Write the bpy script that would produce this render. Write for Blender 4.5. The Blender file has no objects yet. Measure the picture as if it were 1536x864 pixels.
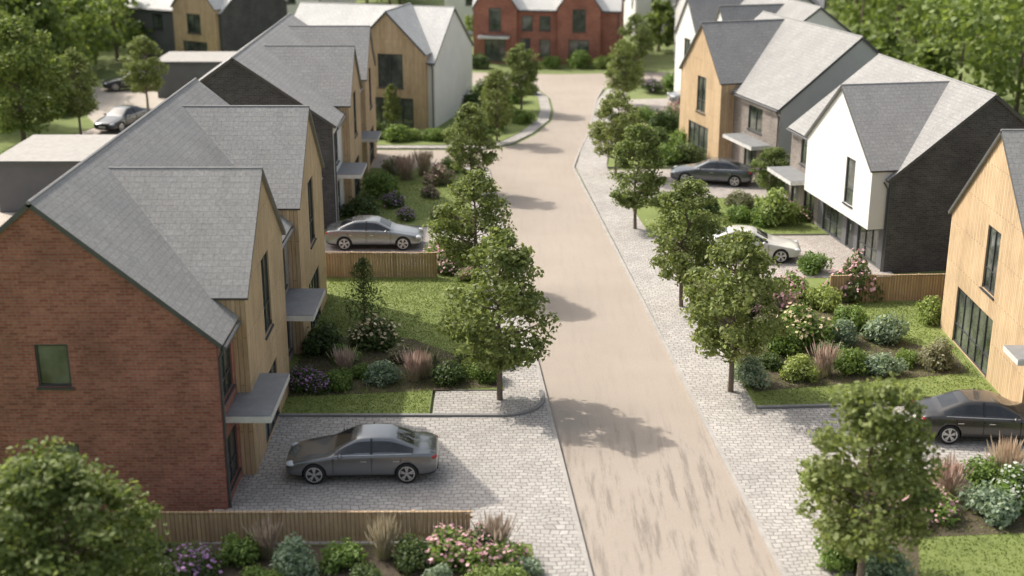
import bpy, math, random
import numpy as np
from mathutils import Vector, Matrix
from mathutils.geometry import tessellate_polygon
random.seed(7); rng=np.random.default_rng(7)
S=bpy.context.scene
V=Vector

# ------------------------------------------------------------------ materials
def newmat(name):
    m=bpy.data.materials.new(name); m.use_nodes=True
    nt=m.node_tree; b=nt.nodes['Principled BSDF']
    return m,nt,b
def N(nt,t,**k):
    n=nt.nodes.new(t)
    for a,v in k.items():
        if a in n.inputs: n.inputs[a].default_value=v
        else: setattr(n,a,v)
    return n
def c4(c): return (c[0],c[1],c[2],1)
def L(nt,a,b): nt.links.new(a,b)
def coords(nt,mode):
    if mode=='POS': return nt.nodes.new('ShaderNodeNewGeometry').outputs['Position']
    return nt.nodes.new('ShaderNodeTexCoord').outputs['UV' if mode=='UV' else 'Object']
def noise(nt,co,scale,detail=4,rough=.6):
    n=N(nt,'ShaderNodeTexNoise'); n.inputs['Scale'].default_value=scale
    n.inputs['Detail'].default_value=detail; n.inputs['Roughness'].default_value=rough
    L(nt,co,n.inputs['Vector']); return n.outputs['Fac']
def ramp(nt,fac,stops):
    r=nt.nodes.new('ShaderNodeValToRGB'); e=r.color_ramp.elements
    e[0].position=stops[0][0]; e[0].color=c4(stops[0][1]); e[1].position=stops[-1][0]; e[1].color=c4(stops[-1][1])
    for p,c in stops[1:-1]:
        x=e.new(p); x.color=c4(c)
    L(nt,fac,r.inputs['Fac']); return r.outputs['Color']
def mix(nt,a,b,fac,mode='MIX'):
    m=nt.nodes.new('ShaderNodeMix'); m.data_type='RGBA'; m.blend_type=mode
    for i,s in ((6,a),(7,b)):
        if isinstance(s,(tuple,list)): m.inputs[i].default_value=c4(s)
        else: L(nt,s,m.inputs[i])
    if isinstance(fac,(int,float)): m.inputs[0].default_value=fac
    else: L(nt,fac,m.inputs[0])
    return m.outputs[2]
def bump(nt,b,h,strength=.3,dist=.02):
    n=nt.nodes.new('ShaderNodeBump'); n.inputs['Strength'].default_value=strength; n.inputs['Distance'].default_value=dist
    L(nt,h,n.inputs['Height']); L(nt,n.outputs['Normal'],b.inputs['Normal'])
def grey(v): return (v,v,v)

def mat_simple(name,c,rough=.6,metal=0,var=.12,scale=3,coat=0):
    m,nt,b=newmat(name); co=coords(nt,'OBJ'); n=noise(nt,co,scale)
    lo=tuple(x*(1-var) for x in c); hi=tuple(min(1,x*(1+var)) for x in c)
    L(nt,ramp(nt,n,[(.3,lo),(.7,hi)]),b.inputs['Base Color'])
    b.inputs['Roughness'].default_value=rough; b.inputs['Metallic'].default_value=metal
    if coat: b.inputs['Coat Weight'].default_value=coat; b.inputs['Coat Roughness'].default_value=.06
    return m
def mat_brick(name,c1,c2,mortar,w=.27,h=.09,ms=.010,bs=.5,lo=.72,hi=1.18):
    m,nt,b=newmat(name); co=coords(nt,'UV')
    t=nt.nodes.new('ShaderNodeTexBrick'); L(nt,co,t.inputs['Vector'])
    t.inputs['Color1'].default_value=c4(c1); t.inputs['Color2'].default_value=c4(c2); t.inputs['Mortar'].default_value=c4(mortar)
    t.inputs['Scale'].default_value=1; t.inputs['Mortar Size'].default_value=ms; t.inputs['Mortar Smooth'].default_value=.2
    t.inputs['Brick Width'].default_value=w; t.inputs['Row Height'].default_value=h; t.inputs['Bias'].default_value=0
    big=ramp(nt,noise(nt,co,.7,5),[(.3,grey(lo)),(.7,grey(hi))])
    col=mix(nt,t.outputs['Color'],big,1,'MULTIPLY')
    fine=ramp(nt,noise(nt,co,9,3),[(.3,grey(.8)),(.7,grey(1.15))])
    col=mix(nt,col,fine,1,'MULTIPLY')
    L(nt,col,b.inputs['Base Color']); b.inputs['Roughness'].default_value=.85
    inv=N(nt,'ShaderNodeMath',operation='SUBTRACT'); inv.inputs[0].default_value=1; L(nt,t.outputs['Fac'],inv.inputs[1])
    bump(nt,b,inv.outputs[0],bs,.015)
    return m
def mat_timber(name,c1,c2,board=.15):
    m,nt,b=newmat(name); co=coords(nt,'UV')
    sp=nt.nodes.new('ShaderNodeSeparateXYZ'); L(nt,co,sp.inputs[0])
    cb=nt.nodes.new('ShaderNodeCombineXYZ'); L(nt,sp.outputs[1],cb.inputs[0]); L(nt,sp.outputs[0],cb.inputs[1])
    t=nt.nodes.new('ShaderNodeTexBrick'); L(nt,cb.outputs[0],t.inputs['Vector'])
    t.inputs['Color1'].default_value=c4(c1); t.inputs['Color2'].default_value=c4(c2); t.inputs['Mortar'].default_value=c4(tuple(x*.35 for x in c1))
    t.inputs['Scale'].default_value=1; t.inputs['Mortar Size'].default_value=.009; t.inputs['Brick Width'].default_value=3.1; t.inputs['Row Height'].default_value=board
    mp=nt.nodes.new('ShaderNodeMapping'); mp.inputs['Scale'].default_value=(14,1.0,1); L(nt,co,mp.inputs['Vector'])
    g=ramp(nt,noise(nt,mp.outputs[0],1.6,6),[(.3,grey(.76)),(.72,grey(1.15))])
    col=mix(nt,t.outputs['Color'],g,1,'MULTIPLY')
    w=ramp(nt,noise(nt,co,.5,4),[(.3,grey(.85)),(.7,grey(1.1))]); col=mix(nt,col,w,1,'MULTIPLY')
    L(nt,col,b.inputs['Base Color']); b.inputs['Roughness'].default_value=.7
    inv=N(nt,'ShaderNodeMath',operation='SUBTRACT'); inv.inputs[0].default_value=1; L(nt,t.outputs['Fac'],inv.inputs[1])
    bump(nt,b,inv.outputs[0],.6,.02)
    return m
def mat_ground(name,stops,scale,fine_scale,bstr=.3,rough=.9,dist=.02):
    m,nt,b=newmat(name); co=coords(nt,'POS')
    a=ramp(nt,noise(nt,co,scale,6,.65),stops)
    f=ramp(nt,noise(nt,co,fine_scale,4,.7),[(.3,grey(.75)),(.7,grey(1.22))])
    L(nt,mix(nt,a,f,1,'MULTIPLY'),b.inputs['Base Color']); b.inputs['Roughness'].default_value=rough
    bump(nt,b,noise(nt,co,fine_scale,3),bstr,dist); return m
def mat_setts(name,c1,c2,joint,w=.26,h=.20):
    m,nt,b=newmat(name); co=coords(nt,'POS')
    dn=N(nt,'ShaderNodeTexNoise'); dn.inputs['Scale'].default_value=.9; dn.inputs['Detail'].default_value=1; L(nt,co,dn.inputs['Vector'])
    va=N(nt,'ShaderNodeVectorMath',operation='MULTIPLY_ADD'); L(nt,dn.outputs['Color'],va.inputs[0]); va.inputs[1].default_value=(.5,.5,0); L(nt,co,va.inputs[2])
    t=nt.nodes.new('ShaderNodeTexBrick'); L(nt,va.outputs[0],t.inputs['Vector'])
    t.inputs['Color1'].default_value=c4(c1); t.inputs['Color2'].default_value=c4(c2); t.inputs['Mortar'].default_value=c4(joint)
    t.inputs['Scale'].default_value=1; t.inputs['Mortar Size'].default_value=.020; t.inputs['Mortar Smooth'].default_value=.5
    t.inputs['Brick Width'].default_value=w; t.inputs['Row Height'].default_value=h
    big=ramp(nt,noise(nt,co,.35,5),[(.3,grey(.86)),(.7,grey(1.08))]); col=mix(nt,t.outputs['Color'],big,1,'MULTIPLY')
    f=ramp(nt,noise(nt,co,5,4),[(.3,grey(.88)),(.7,grey(1.1))]); col=mix(nt,col,f,1,'MULTIPLY')
    L(nt,col,b.inputs['Base Color']); b.inputs['Roughness'].default_value=.85
    inv=N(nt,'ShaderNodeMath',operation='SUBTRACT'); inv.inputs[0].default_value=1; L(nt,t.outputs['Fac'],inv.inputs[1])
    bump(nt,b,inv.outputs[0],.6,.02); return m
def mat_leaf(name,c1,c2,c3=None,trans=.35,tint=(1.25,1.25,.8)):
    m,nt,b=newmat(name)
    g=nt.nodes.new('ShaderNodeNewGeometry')
    st=[(0,c1),(.75,c2),(1,c3 or tuple(min(1,x*1.35) for x in c2))]
    col=ramp(nt,g.outputs['Random Per Island'],st)
    oi=nt.nodes.new('ShaderNodeObjectInfo')
    v=ramp(nt,oi.outputs['Random'],[(0,(.82,.87,.8)),(1,(1.18,1.12,1.1))]); col=mix(nt,col,v,1,'MULTIPLY')
    L(nt,col,b.inputs['Base Color']); b.inputs['Roughness'].default_value=.55
    b.inputs['Specular IOR Level'].default_value=.3
    tr=nt.nodes.new('ShaderNodeBsdfTranslucent'); L(nt,mix(nt,col,tint,1,'MULTIPLY'),tr.inputs['Color'])
    ms=nt.nodes.new('ShaderNodeMixShader'); ms.inputs[0].default_value=trans
    L(nt,b.outputs[0],ms.inputs[1]); L(nt,tr.outputs[0],ms.inputs[2])
    L(nt,ms.outputs[0],nt.nodes['Material Output'].inputs['Surface']); return m

M={}
M['redbrick']=mat_brick('red_brick',(.28,.088,.058),(.41,.162,.115),(.29,.215,.18))
M['darkbrick']=mat_brick('dark_brick',(.056,.054,.057),(.10,.096,.098),(.14,.135,.13))
M['greybrick']=mat_brick('grey_brown_brick',(.21,.18,.16),(.30,.26,.23),(.27,.245,.22))
M['redbrick2']=mat_brick('orange_red_brick',(.31,.10,.065),(.40,.15,.10),(.32,.21,.16))
M['slate']=mat_brick('roof_slate',(.285,.28,.275),(.32,.315,.305),(.215,.21,.205),w=.33,h=.22,ms=.009,bs=.3,lo=.9,hi=1.07)
M['slate_l']=mat_brick('pale_roof_slate',(.60,.59,.57),(.65,.64,.61),(.45,.44,.42),w=.33,h=.22,ms=.009,bs=.3,lo=.92,hi=1.06)
M['ridge']=mat_simple('ridge_tile',(.26,.258,.255),.8)
M['timber']=mat_timber('larch_cladding',(.53,.37,.215),(.645,.475,.295))
M['fence']=mat_timber('fence_boards',(.47,.32,.19),(.56,.405,.245),.12)
M['white']=mat_simple('white_render',(.73,.72,.69),.8,var=.05,scale=.8)
M['greyrender']=mat_simple('grey_render',(.52,.515,.50),.8,var=.06,scale=.8)
M['darkrender']=mat_simple('charcoal_panel',(.12,.122,.128),.7,var=.1,scale=.8)
M['trim']=mat_simple('dark_trim',(.085,.087,.09),.5)
M['frame']=mat_simple('window_frame_grey',(.05,.054,.058),.4)
M['fascia']=mat_simple('canopy_fascia',(.62,.61,.59),.5)
M['ctop']=mat_simple('canopy_top',(.22,.225,.23),.6)
M['flat']=mat_simple('flat_roof_membrane',(.36,.34,.315),.8)
M['soffit']=mat_simple('soffit',(.25,.24,.23),.7)
def mat_glass():
    m,nt,b=newmat('window_glass'); co=coords(nt,'POS')
    L(nt,ramp(nt,noise(nt,co,.9,3),[(.35,(.025,.032,.027)),(.65,(.14,.155,.13))]),b.inputs['Base Color'])  # lighter greenish-grey patches paint reflections into the glass base colour
    b.inputs['Roughness'].default_value=.04; b.inputs['Specular IOR Level'].default_value=.8
    return m
M['glass']=mat_glass()
M['grass']=mat_ground('ground_grass',[(.3,(.12,.155,.045)),(.55,(.165,.205,.065)),(.75,(.21,.22,.10))],.35,14,.6,dist=.05)
M['lawn']=mat_ground('lawn_turf',[(.3,(.135,.175,.043)),(.55,(.175,.22,.057)),(.75,(.23,.26,.095))],.8,30,.5,dist=.03)
M['soil']=mat_ground('soil',[(.3,(.06,.045,.03)),(.7,(.11,.085,.055))],2,20,.8)
M['gravel']=mat_ground('gravel',[(.3,(.42,.365,.31)),(.7,(.50,.445,.385))],.5,20,.5)
M['setts']=mat_setts('stone_setts',(.38,.355,.33),(.48,.455,.425),(.235,.215,.195))
M['settsdrive']=mat_setts('driveway_setts',(.38,.34,.31),(.47,.43,.395),(.25,.22,.20))
M['kerb']=mat_simple('kerb_stone',(.38,.355,.33),.8,scale=2)
M['kerbdark']=mat_simple('kerb_stone_dark',(.22,.215,.21),.8,scale=2)
def mat_road():
    m,nt,b=newmat('resin_road'); co=coords(nt,'POS')
    a=ramp(nt,noise(nt,co,.22,6,.6),[(.3,(.335,.285,.238)),(.7,(.385,.33,.28))])
    f=ramp(nt,noise(nt,co,16,5,.8),[(.3,grey(.87)),(.7,grey(1.11))]); a=mix(nt,a,f,1,'MULTIPLY')
    # long narrow tyre scuffs following the traffic, mostly where cars swing into the near driveways
    mp=nt.nodes.new('ShaderNodeMapping'); mp.inputs['Rotation'].default_value=(0,0,math.radians(-6)); mp.inputs['Scale'].default_value=(2.6,.20,1); L(nt,co,mp.inputs['Vector'])
    st=ramp(nt,noise(nt,mp.outputs[0],1.3,6,.7),[(.50,grey(1)),(.62,grey(.62))])
    d=N(nt,'ShaderNodeVectorMath',operation='DISTANCE'); L(nt,co,d.inputs[0]); d.inputs[1].default_value=(5.0,35.5,0)
    mr=nt.nodes.new('ShaderNodeMapRange'); mr.inputs['From Min'].default_value=2.5; mr.inputs['From Max'].default_value=8; mr.inputs['To Min'].default_value=1; mr.inputs['To Max'].default_value=.12; L(nt,d.outputs['Value'],mr.inputs['Value'])
    a=mix(nt,a,mix(nt,a,st,1,'MULTIPLY'),mr.outputs[0])
    L(nt,a,b.inputs['Base Color']); b.inputs['Roughness'].default_value=.88
    bump(nt,b,noise(nt,co,45,2),.25,.01); return m
M['road']=mat_road()
M['bark']=mat_simple('bark',(.16,.125,.095),.9,var=.3,scale=12)
M['leaf']=mat_leaf('tree_leaves',(.115,.15,.048),(.22,.27,.09),(.34,.38,.19),.4)
M['leaf2']=mat_leaf('background_leaves',(.125,.17,.045),(.21,.28,.08),(.29,.35,.13),.4)
SH={'dark':mat_leaf('shrub_dark',(.06,.09,.035),(.12,.17,.06)),
 'green':mat_leaf('shrub_green',(.11,.17,.045),(.20,.29,.08)),
 'lime':mat_leaf('shrub_lime',(.18,.24,.06),(.33,.40,.14)),
 'blue':mat_leaf('shrub_bluegreen',(.16,.23,.16),(.31,.39,.29),(.47,.54,.43)),
 'dusty':mat_leaf('shrub_dusty',(.19,.195,.12),(.31,.30,.21))}
NTI=(1,1,1)
FL={'pink':mat_leaf('petals_pink',(.58,.28,.36),(.72,.46,.51),tint=NTI),
 'purple':mat_leaf('petals_purple',(.32,.16,.40),(.52,.33,.60),tint=NTI),
 'cream':mat_leaf('petals_cream',(.62,.48,.29),(.74,.64,.46),tint=NTI),
 'white':mat_leaf('petals_white',(.6,.62,.55),(.75,.75,.7),tint=NTI)}
PL={'beige':mat_leaf('plume_beige',(.46,.38,.28),(.62,.53,.42),tint=NTI),
 'pink':mat_leaf('plume_pink',(.47,.36,.31),(.62,.51,.45),tint=NTI)}
M['blade']=mat_leaf('grass_blades',(.13,.18,.043),(.215,.265,.08))

# ------------------------------------------------------------------ mesh builder
class MB:
    def __init__(s): s.v=[];s.f=[];s.uv=[];s.m=[]
    def poly(s,pts,uvs=None,mid=0):
        i=len(s.v); s.v+= [tuple(p) for p in pts]; s.f.append(tuple(range(i,i+len(pts))))
        s.uv+= [tuple(u) for u in uvs] if uvs else [(0,0)]*len(pts)
        s.m.append(mid)
    def box(s,P,a,b,mid=0,tm=None):
        (x0,y0,z0),(x1,y1,z1)=a,b
        c=lambda x,y,z:P(x,y,z)
        for q,uv,top in (([(x0,y0,z0),(x1,y0,z0),(x1,y0,z1),(x0,y0,z1)],lambda p:(p[0],p[2]),0),
                 ([(x1,y1,z0),(x0,y1,z0),(x0,y1,z1),(x1,y1,z1)],lambda p:(p[0],p[2]),0),
                 ([(x0,y1,z0),(x0,y0,z0),(x0,y0,z1),(x0,y1,z1)],lambda p:(p[1],p[2]),0),
                 ([(x1,y0,z0),(x1,y1,z0),(x1,y1,z1),(x1,y0,z1)],lambda p:(p[1],p[2]),0),
                 ([(x0,y0,z1),(x1,y0,z1),(x1,y1,z1),(x0,y1,z1)],lambda p:(p[0],p[1]),1),
                 ([(x0,y1,z0),(x1,y1,z0),(x1,y0,z0),(x0,y0,z0)],lambda p:(p[0],p[1]),0)):
            s.poly([c(*p) for p in q],[uv(p) for p in q],tm if (top and tm is not None) else mid)
    def tube(s,pts,rad,seg=7,mid=0,cap=True):
        rings=[]
        for k,p in enumerate(pts):
            p=V(p); d=(V(pts[min(k+1,len(pts)-1)])-V(pts[max(k-1,0)])).normalized()
            a=d.cross(V((0,1,.01)) if abs(d.y)<.9 else V((1,0,0))).normalized(); b=d.cross(a)
            i=len(s.v); rings.append(i)
            for j in range(seg):
                t=2*math.pi*j/seg; s.v.append(tuple(p+(a*math.cos(t)+b*math.sin(t))*rad[k]))
        for k in range(len(pts)-1):
            for j in range(seg):
                s.f.append((rings[k]+j,rings[k]+(j+1)%seg,rings[k+1]+(j+1)%seg,rings[k+1]+j)); s.uv+=[(0,0)]*4; s.m.append(mid)
        if cap:
            for r in (rings[0],rings[-1]):
                s.f.append(tuple(range(r,r+seg))); s.uv+=[(0,0)]*seg; s.m.append(mid)
    def mesh(s,name,mats,off=(0,0,0)):
        me=bpy.data.meshes.new(name); o=V(off)
        me.from_pydata([(a-o.x,b-o.y,c-o.z) for a,b,c in s.v],[],s.f)
        for m in mats: me.materials.append(m)
        me.polygons.foreach_set('material_index',s.m)
        ul=me.uv_layers.new(name='UVMap'); ul.data.foreach_set('uv',[x for u in s.uv for x in u])
        me.update(); return me
    def obj(s,name,mats,parent=None,origin=True,smooth=False):
        off=V((0,0,0))
        if parent is None and origin:
            a=np.array(s.v); off=V(((a[:,0].min()+a[:,0].max())/2,(a[:,1].min()+a[:,1].max())/2,a[:,2].min()))
        me=s.mesh(name,mats,off); ob=bpy.data.objects.new(name,me); S.collection.objects.link(ob); ob.location=off
        if smooth: me.polygons.foreach_set('use_smooth',[True]*len(me.polygons))
        if parent:
            ob.parent=parent; ob.matrix_parent_inverse=Matrix.Translation(-parent.location)
        return ob
def empty(name,loc):
    e=bpy.data.objects.new(name,None); e.location=loc; e.empty_display_size=.5; S.collection.objects.link(e); return e
WP=lambda x,y,z:(x,y,z)

def slab(name,pts,z0,z1,mat,smat=None):
    mb=MB(); tri=tessellate_polygon([[V((p[0],p[1],0)) for p in pts]])
    for t in tri:
        q=[pts[i] for i in t]
        a=(q[1][0]-q[0][0])*(q[2][1]-q[0][1])-(q[1][1]-q[0][1])*(q[2][0]-q[0][0])
        if a<0: q=q[::-1]
        mb.poly([(p[0],p[1],z1) for p in q],[(p[0],p[1]) for p in q])
    if z1-z0>.02:
        for i in range(len(pts)):
            a=pts[i]; b=pts[(i+1)%len(pts)]
            mb.poly([(a[0],a[1],z0),(b[0],b[1],z0),(b[0],b[1],z1),(a[0],a[1],z1)],None,1)
    return mb.obj(name,[mat,smat or mat],origin=False)
def kerb(name,path,w,z0,z1,mat):
    mb=MB(); P=[V((p[0],p[1],0)) for p in path]; off=[]
    for i,p in enumerate(P):
        d=(P[min(i+1,len(P)-1)]-P[max(i-1,0)]).normalized(); off.append(V((-d.y,d.x,0))*w/2)
    def at(p,z): return (p.x,p.y,z)
    for i in range(len(P)-1):
        ln=(P[i+1]-P[i]).length; n=max(1,int(ln/.9))
        for k in range(n):
            a=P[i].lerp(P[i+1],k/n); b=P[i].lerp(P[i+1],(k+1)/n-.010/max(.1,ln))
            oa=off[i].lerp(off[i+1],k/n); ob=off[i].lerp(off[i+1],(k+1)/n)
            c=[a-oa,b-ob,b+ob,a+oa]
            mb.poly([at(q,z1) for q in c])
            for j in range(4):
                mb.poly([at(c[j],z0),at(c[(j+1)%4],z0),at(c[(j+1)%4],z1),at(c[j],z1)])
    return mb.obj(name,[mat])

# ------------------------------------------------------------------ ground, roads
mb=MB(); mb.poly([(-700,-300,0),(700,-300,0),(700,1100,0),(-700,1100,0)]); mb.obj('ground',[M['grass']],origin=False)
RL=lambda y:2.16-.075*(y-31.7)
RR=lambda y:RL(y)+5.1
left=[(RL(0),0),(RL(79.5),79.5),(-16,79.8),(-16,84.6),(-1.6,84.6),(.2,86.2),(1.6,89.5),(2.8,94),(3.1,98),(3.0,103),(2.2,107),(.5,109),(-14,112),(-14,117),(4,114.5)]
right=[(26,117.5),(26,112.5),(11,109.8),(8.2,109),(7.2,107),(6.4,102),(5.8,96),(5.2,90),(4.4,85),(3.75,79.5),(RR(0),0)]
slab('road',left+right,-.1,.004,M['road'])
def arc(cx,cy,r,a0,a1,n=8): return [(cx+r*math.cos(math.radians(a0+(a1-a0)*i/n)),cy+r*math.sin(math.radians(a0+(a1-a0)*i/n))) for i in range(n+1)]
pvL=lambda y:RL(y)-1.5
pvR=lambda y:RR(y)+2.1
slab('pavement',[(pvL(0),0),(RL(0),0),(RL(79.3),79.3),(pvL(79.3),79.3)],0,.10,M['setts'])
slab('pavement',[(RR(0),0),(pvR(0),0),(pvR(79.5),79.5),(6.2,84.5),(7.2,90),(7.8,96),(8.6,102),(9.2,106.5),(8.8,107.8),(7.6,106.6),(6.55,102),(5.95,96),(5.35,90),(4.55,85),(3.9,79.5)],0,.10,M['setts'])
slab('pavement',[(-15.5,84.9),(-1.6,84.8),(0,86.4),(1.4,89.6),(2.6,94),(2.9,98),(2.8,103),(2.0,106.6),(.3,108.6),(-15.5,111.5)],0,.10,M['setts'])
slab('driveway',[(-8.8,33.3),(pvL(33.3)+.2,33.3),(pvL(42)+.2,42),(-8.8,42.1)],0,.096,M['setts'])
slab('driveway',[(-2.75,42),(.3,42),(.3,44.35),(-2.75,44.35)],0,.092,M['setts'])
slab('driveway',[(-9.4,59.2),(pvL(59)+.2,59.2),(pvL(66)+.2,66),(-9.4,66)],0,.096,M['settsdrive'])
slab('driveway',[(pvR(37.8)-.2,37.8),(26,37.2),(26,43.6),(pvR(42.7)-.2,42.7)],0,.096,M['setts'])
slab('driveway',[(pvR(58)-.2,57.6),(17.5,57.6),(17.0,64.5),(pvR(64)-.2,64.2)],0,.096,M['settsdrive'])
slab('driveway',[(pvR(72)-.2,72),(15.4,72),(14.4,79.2),(pvR(79)-.2,78.6)],0,.096,M['settsdrive'])
slab('driveway',[(8,97),(20,99),(20,104),(8.6,102)],0,.105,M['settsdrive'])
slab('gravel_courtyard',[(-44,58),(-19.5,58),(-20,78),(-17,80),(-17,92),(-24,104),(-44,112)],0,.05,M['gravel'])
slab('lawn',[(-44,76),(-33,74),(-31,84),(-29,92),(-33,100),(-44,104)],0,.09,M['lawn'])
def garden(pts): slab('lawn',pts,0,.13,M['lawn'],M['kerb'])
garden([(-9,42.25),(-2.85,42.25),(-2.85,44.4),(pvL(44.4),44.4),(pvL(59),59),(-9.5,59)])
garden([(-30,0),(pvL(0),0),(pvL(33.2),33.2),(-30,33.2)])
garden([(-10,66.2),(pvL(66.2),66.2),(pvL(79),79),(-10,79)])
garden([(-15,85.6),(-1.9,85.6),(-.6,87),(.6,89.8),(1.8,94),(2.1,98),(2.0,103),(1.3,106),(-.3,107.8),(-15,110.7)])
garden([(pvR(42.9),42.9),(26,43.8),(26,57.4),(pvR(57.4),57.4)])
garden([(pvR(0),0),(40,0),(40,37),(pvR(37.6),37.6)])
garden([(pvR(64.5),64.5),(17,64.7),(15.5,71.8),(pvR(71.8),71.8)])
garden([(pvR(79.4),79.4),(14.5,79.5),(13,96.5),(8,96.5),(7.5,90),(6.5,84.5)])
kerb('kerb',[(RL(0)-.06,0),(RL(34)-.06,34),(RL(79)-.06,79)],.12,-.02,.112,M['kerb'])
kerb('kerb',[(RR(0)+.06,0),(RR(40)+.06,40),(RR(79.5)+.06,79.5),(4.47,85),(5.27,90),(5.87,96),(6.47,102),(7.3,107)],.12,-.02,.112,M['kerb'])
kerb('kerb',[(-8.3,42.12),(-.3,42.12)]+arc(-.3,43.5,1.38,-88,0,8)+[(pvL(45)+1.38,44.3)],.14,.02,.17,M['kerbdark'])
kerb('kerb',[(pvR(42.8)+.02,42.8),(15,43.2),(17.3,43.4)],.14,.02,.17,M['kerbdark'])

# ------------------------------------------------------------------ houses
def wall(name,P,outer,holes,mat,parent,depth=.14):
    mb=MB(); loops=[outer]+[[(a,c),(b,c),(b,d),(a,d)] for a,b,c,d in [h[:4] for h in holes]]
    flat=[p for l in loops for p in l]
    for t in tessellate_polygon([[V((p[0],p[1],0)) for p in l] for l in loops]):
        q=[flat[i] for i in t]; mb.poly([P(p[0],p[1],0) for p in q],q)
    for l in loops[1:]:
        for i in range(4):
            a=l[i]; b=l[(i+1)%4]
            mb.poly([P(a[0],a[1],0),P(b[0],b[1],0),P(b[0],b[1],-depth),P(a[0],a[1],-depth)],[(0,a[1]),(depth,a[1]),(depth,b[1]),(0,b[1])])
    mb.obj(name,[mat],parent)
    for h in holes:
        a,b,c,d=h[:4]; k=h[4] if len(h)>4 else 'w'
        w=MB(); Q=lambda x,y,z:P(x,z,y); f=.06
        w.poly([P(a,c,-.09),P(b,c,-.09),P(b,d,-.09),P(a,d,-.09)],None,1)
        w.box(Q,(a,-.12,c),(a+f,-.045,d)); w.box(Q,(b-f,-.12,c),(b,-.045,d))
        w.box(Q,(a+f,-.12,c),(b-f,-.045,c+f)); w.box(Q,(a+f,-.12,d-f),(b-f,-.045,d))
        n=max(0,int(round((b-a)/.75))-1)
        for i in range(n):
            x=a+(b-a)*(i+1)/(n+1); w.box(Q,(x-.03,-.12,c+f),(x+.03,-.05,d-f))
        if k=='w' and d-c>1.5:
            z=c+(d-c)*.33; w.box(Q,(a+f,-.118,z-.025),(b-f,-.055,z+.025))
        if k=='d':
            w.box(Q,(a+f,-.088,c+f),(a+(b-a)*.62,-.06,d-f))
            w.box(Q,(a+(b-a)*.55,-.06,1.0),(a+(b-a)*.58,-.03,1.3),2)
        elif c>.3: w.box(Q,(a-.06,.003,c-.07),(b+.06,.06,c-.005))
        w.obj('door' if k=='d' else 'window',[M['frame'],M['glass'],M['fascia']],parent)

def roofslab(mb,A,B,C,D,t=.14):
    A,B,C,D=map(V,(A,B,C,D)); n=(B-A).cross(D-A).normalized()
    if n.z<0: n=-n
    w=(B-A).length; h=(D-A).length
    mb.poly([A,B,C,D],[(0,0),(w,0),(w,h),(0,h)],0)
    l=[p-n*t for p in (A,B,C,D)]; T=[A,B,C,D]
    mb.poly(l[::-1],None,2)
    for i in range(4):
        j=(i+1)%4; mb.poly([T[i],l[i],l[j],T[j]],None,1)

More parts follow.
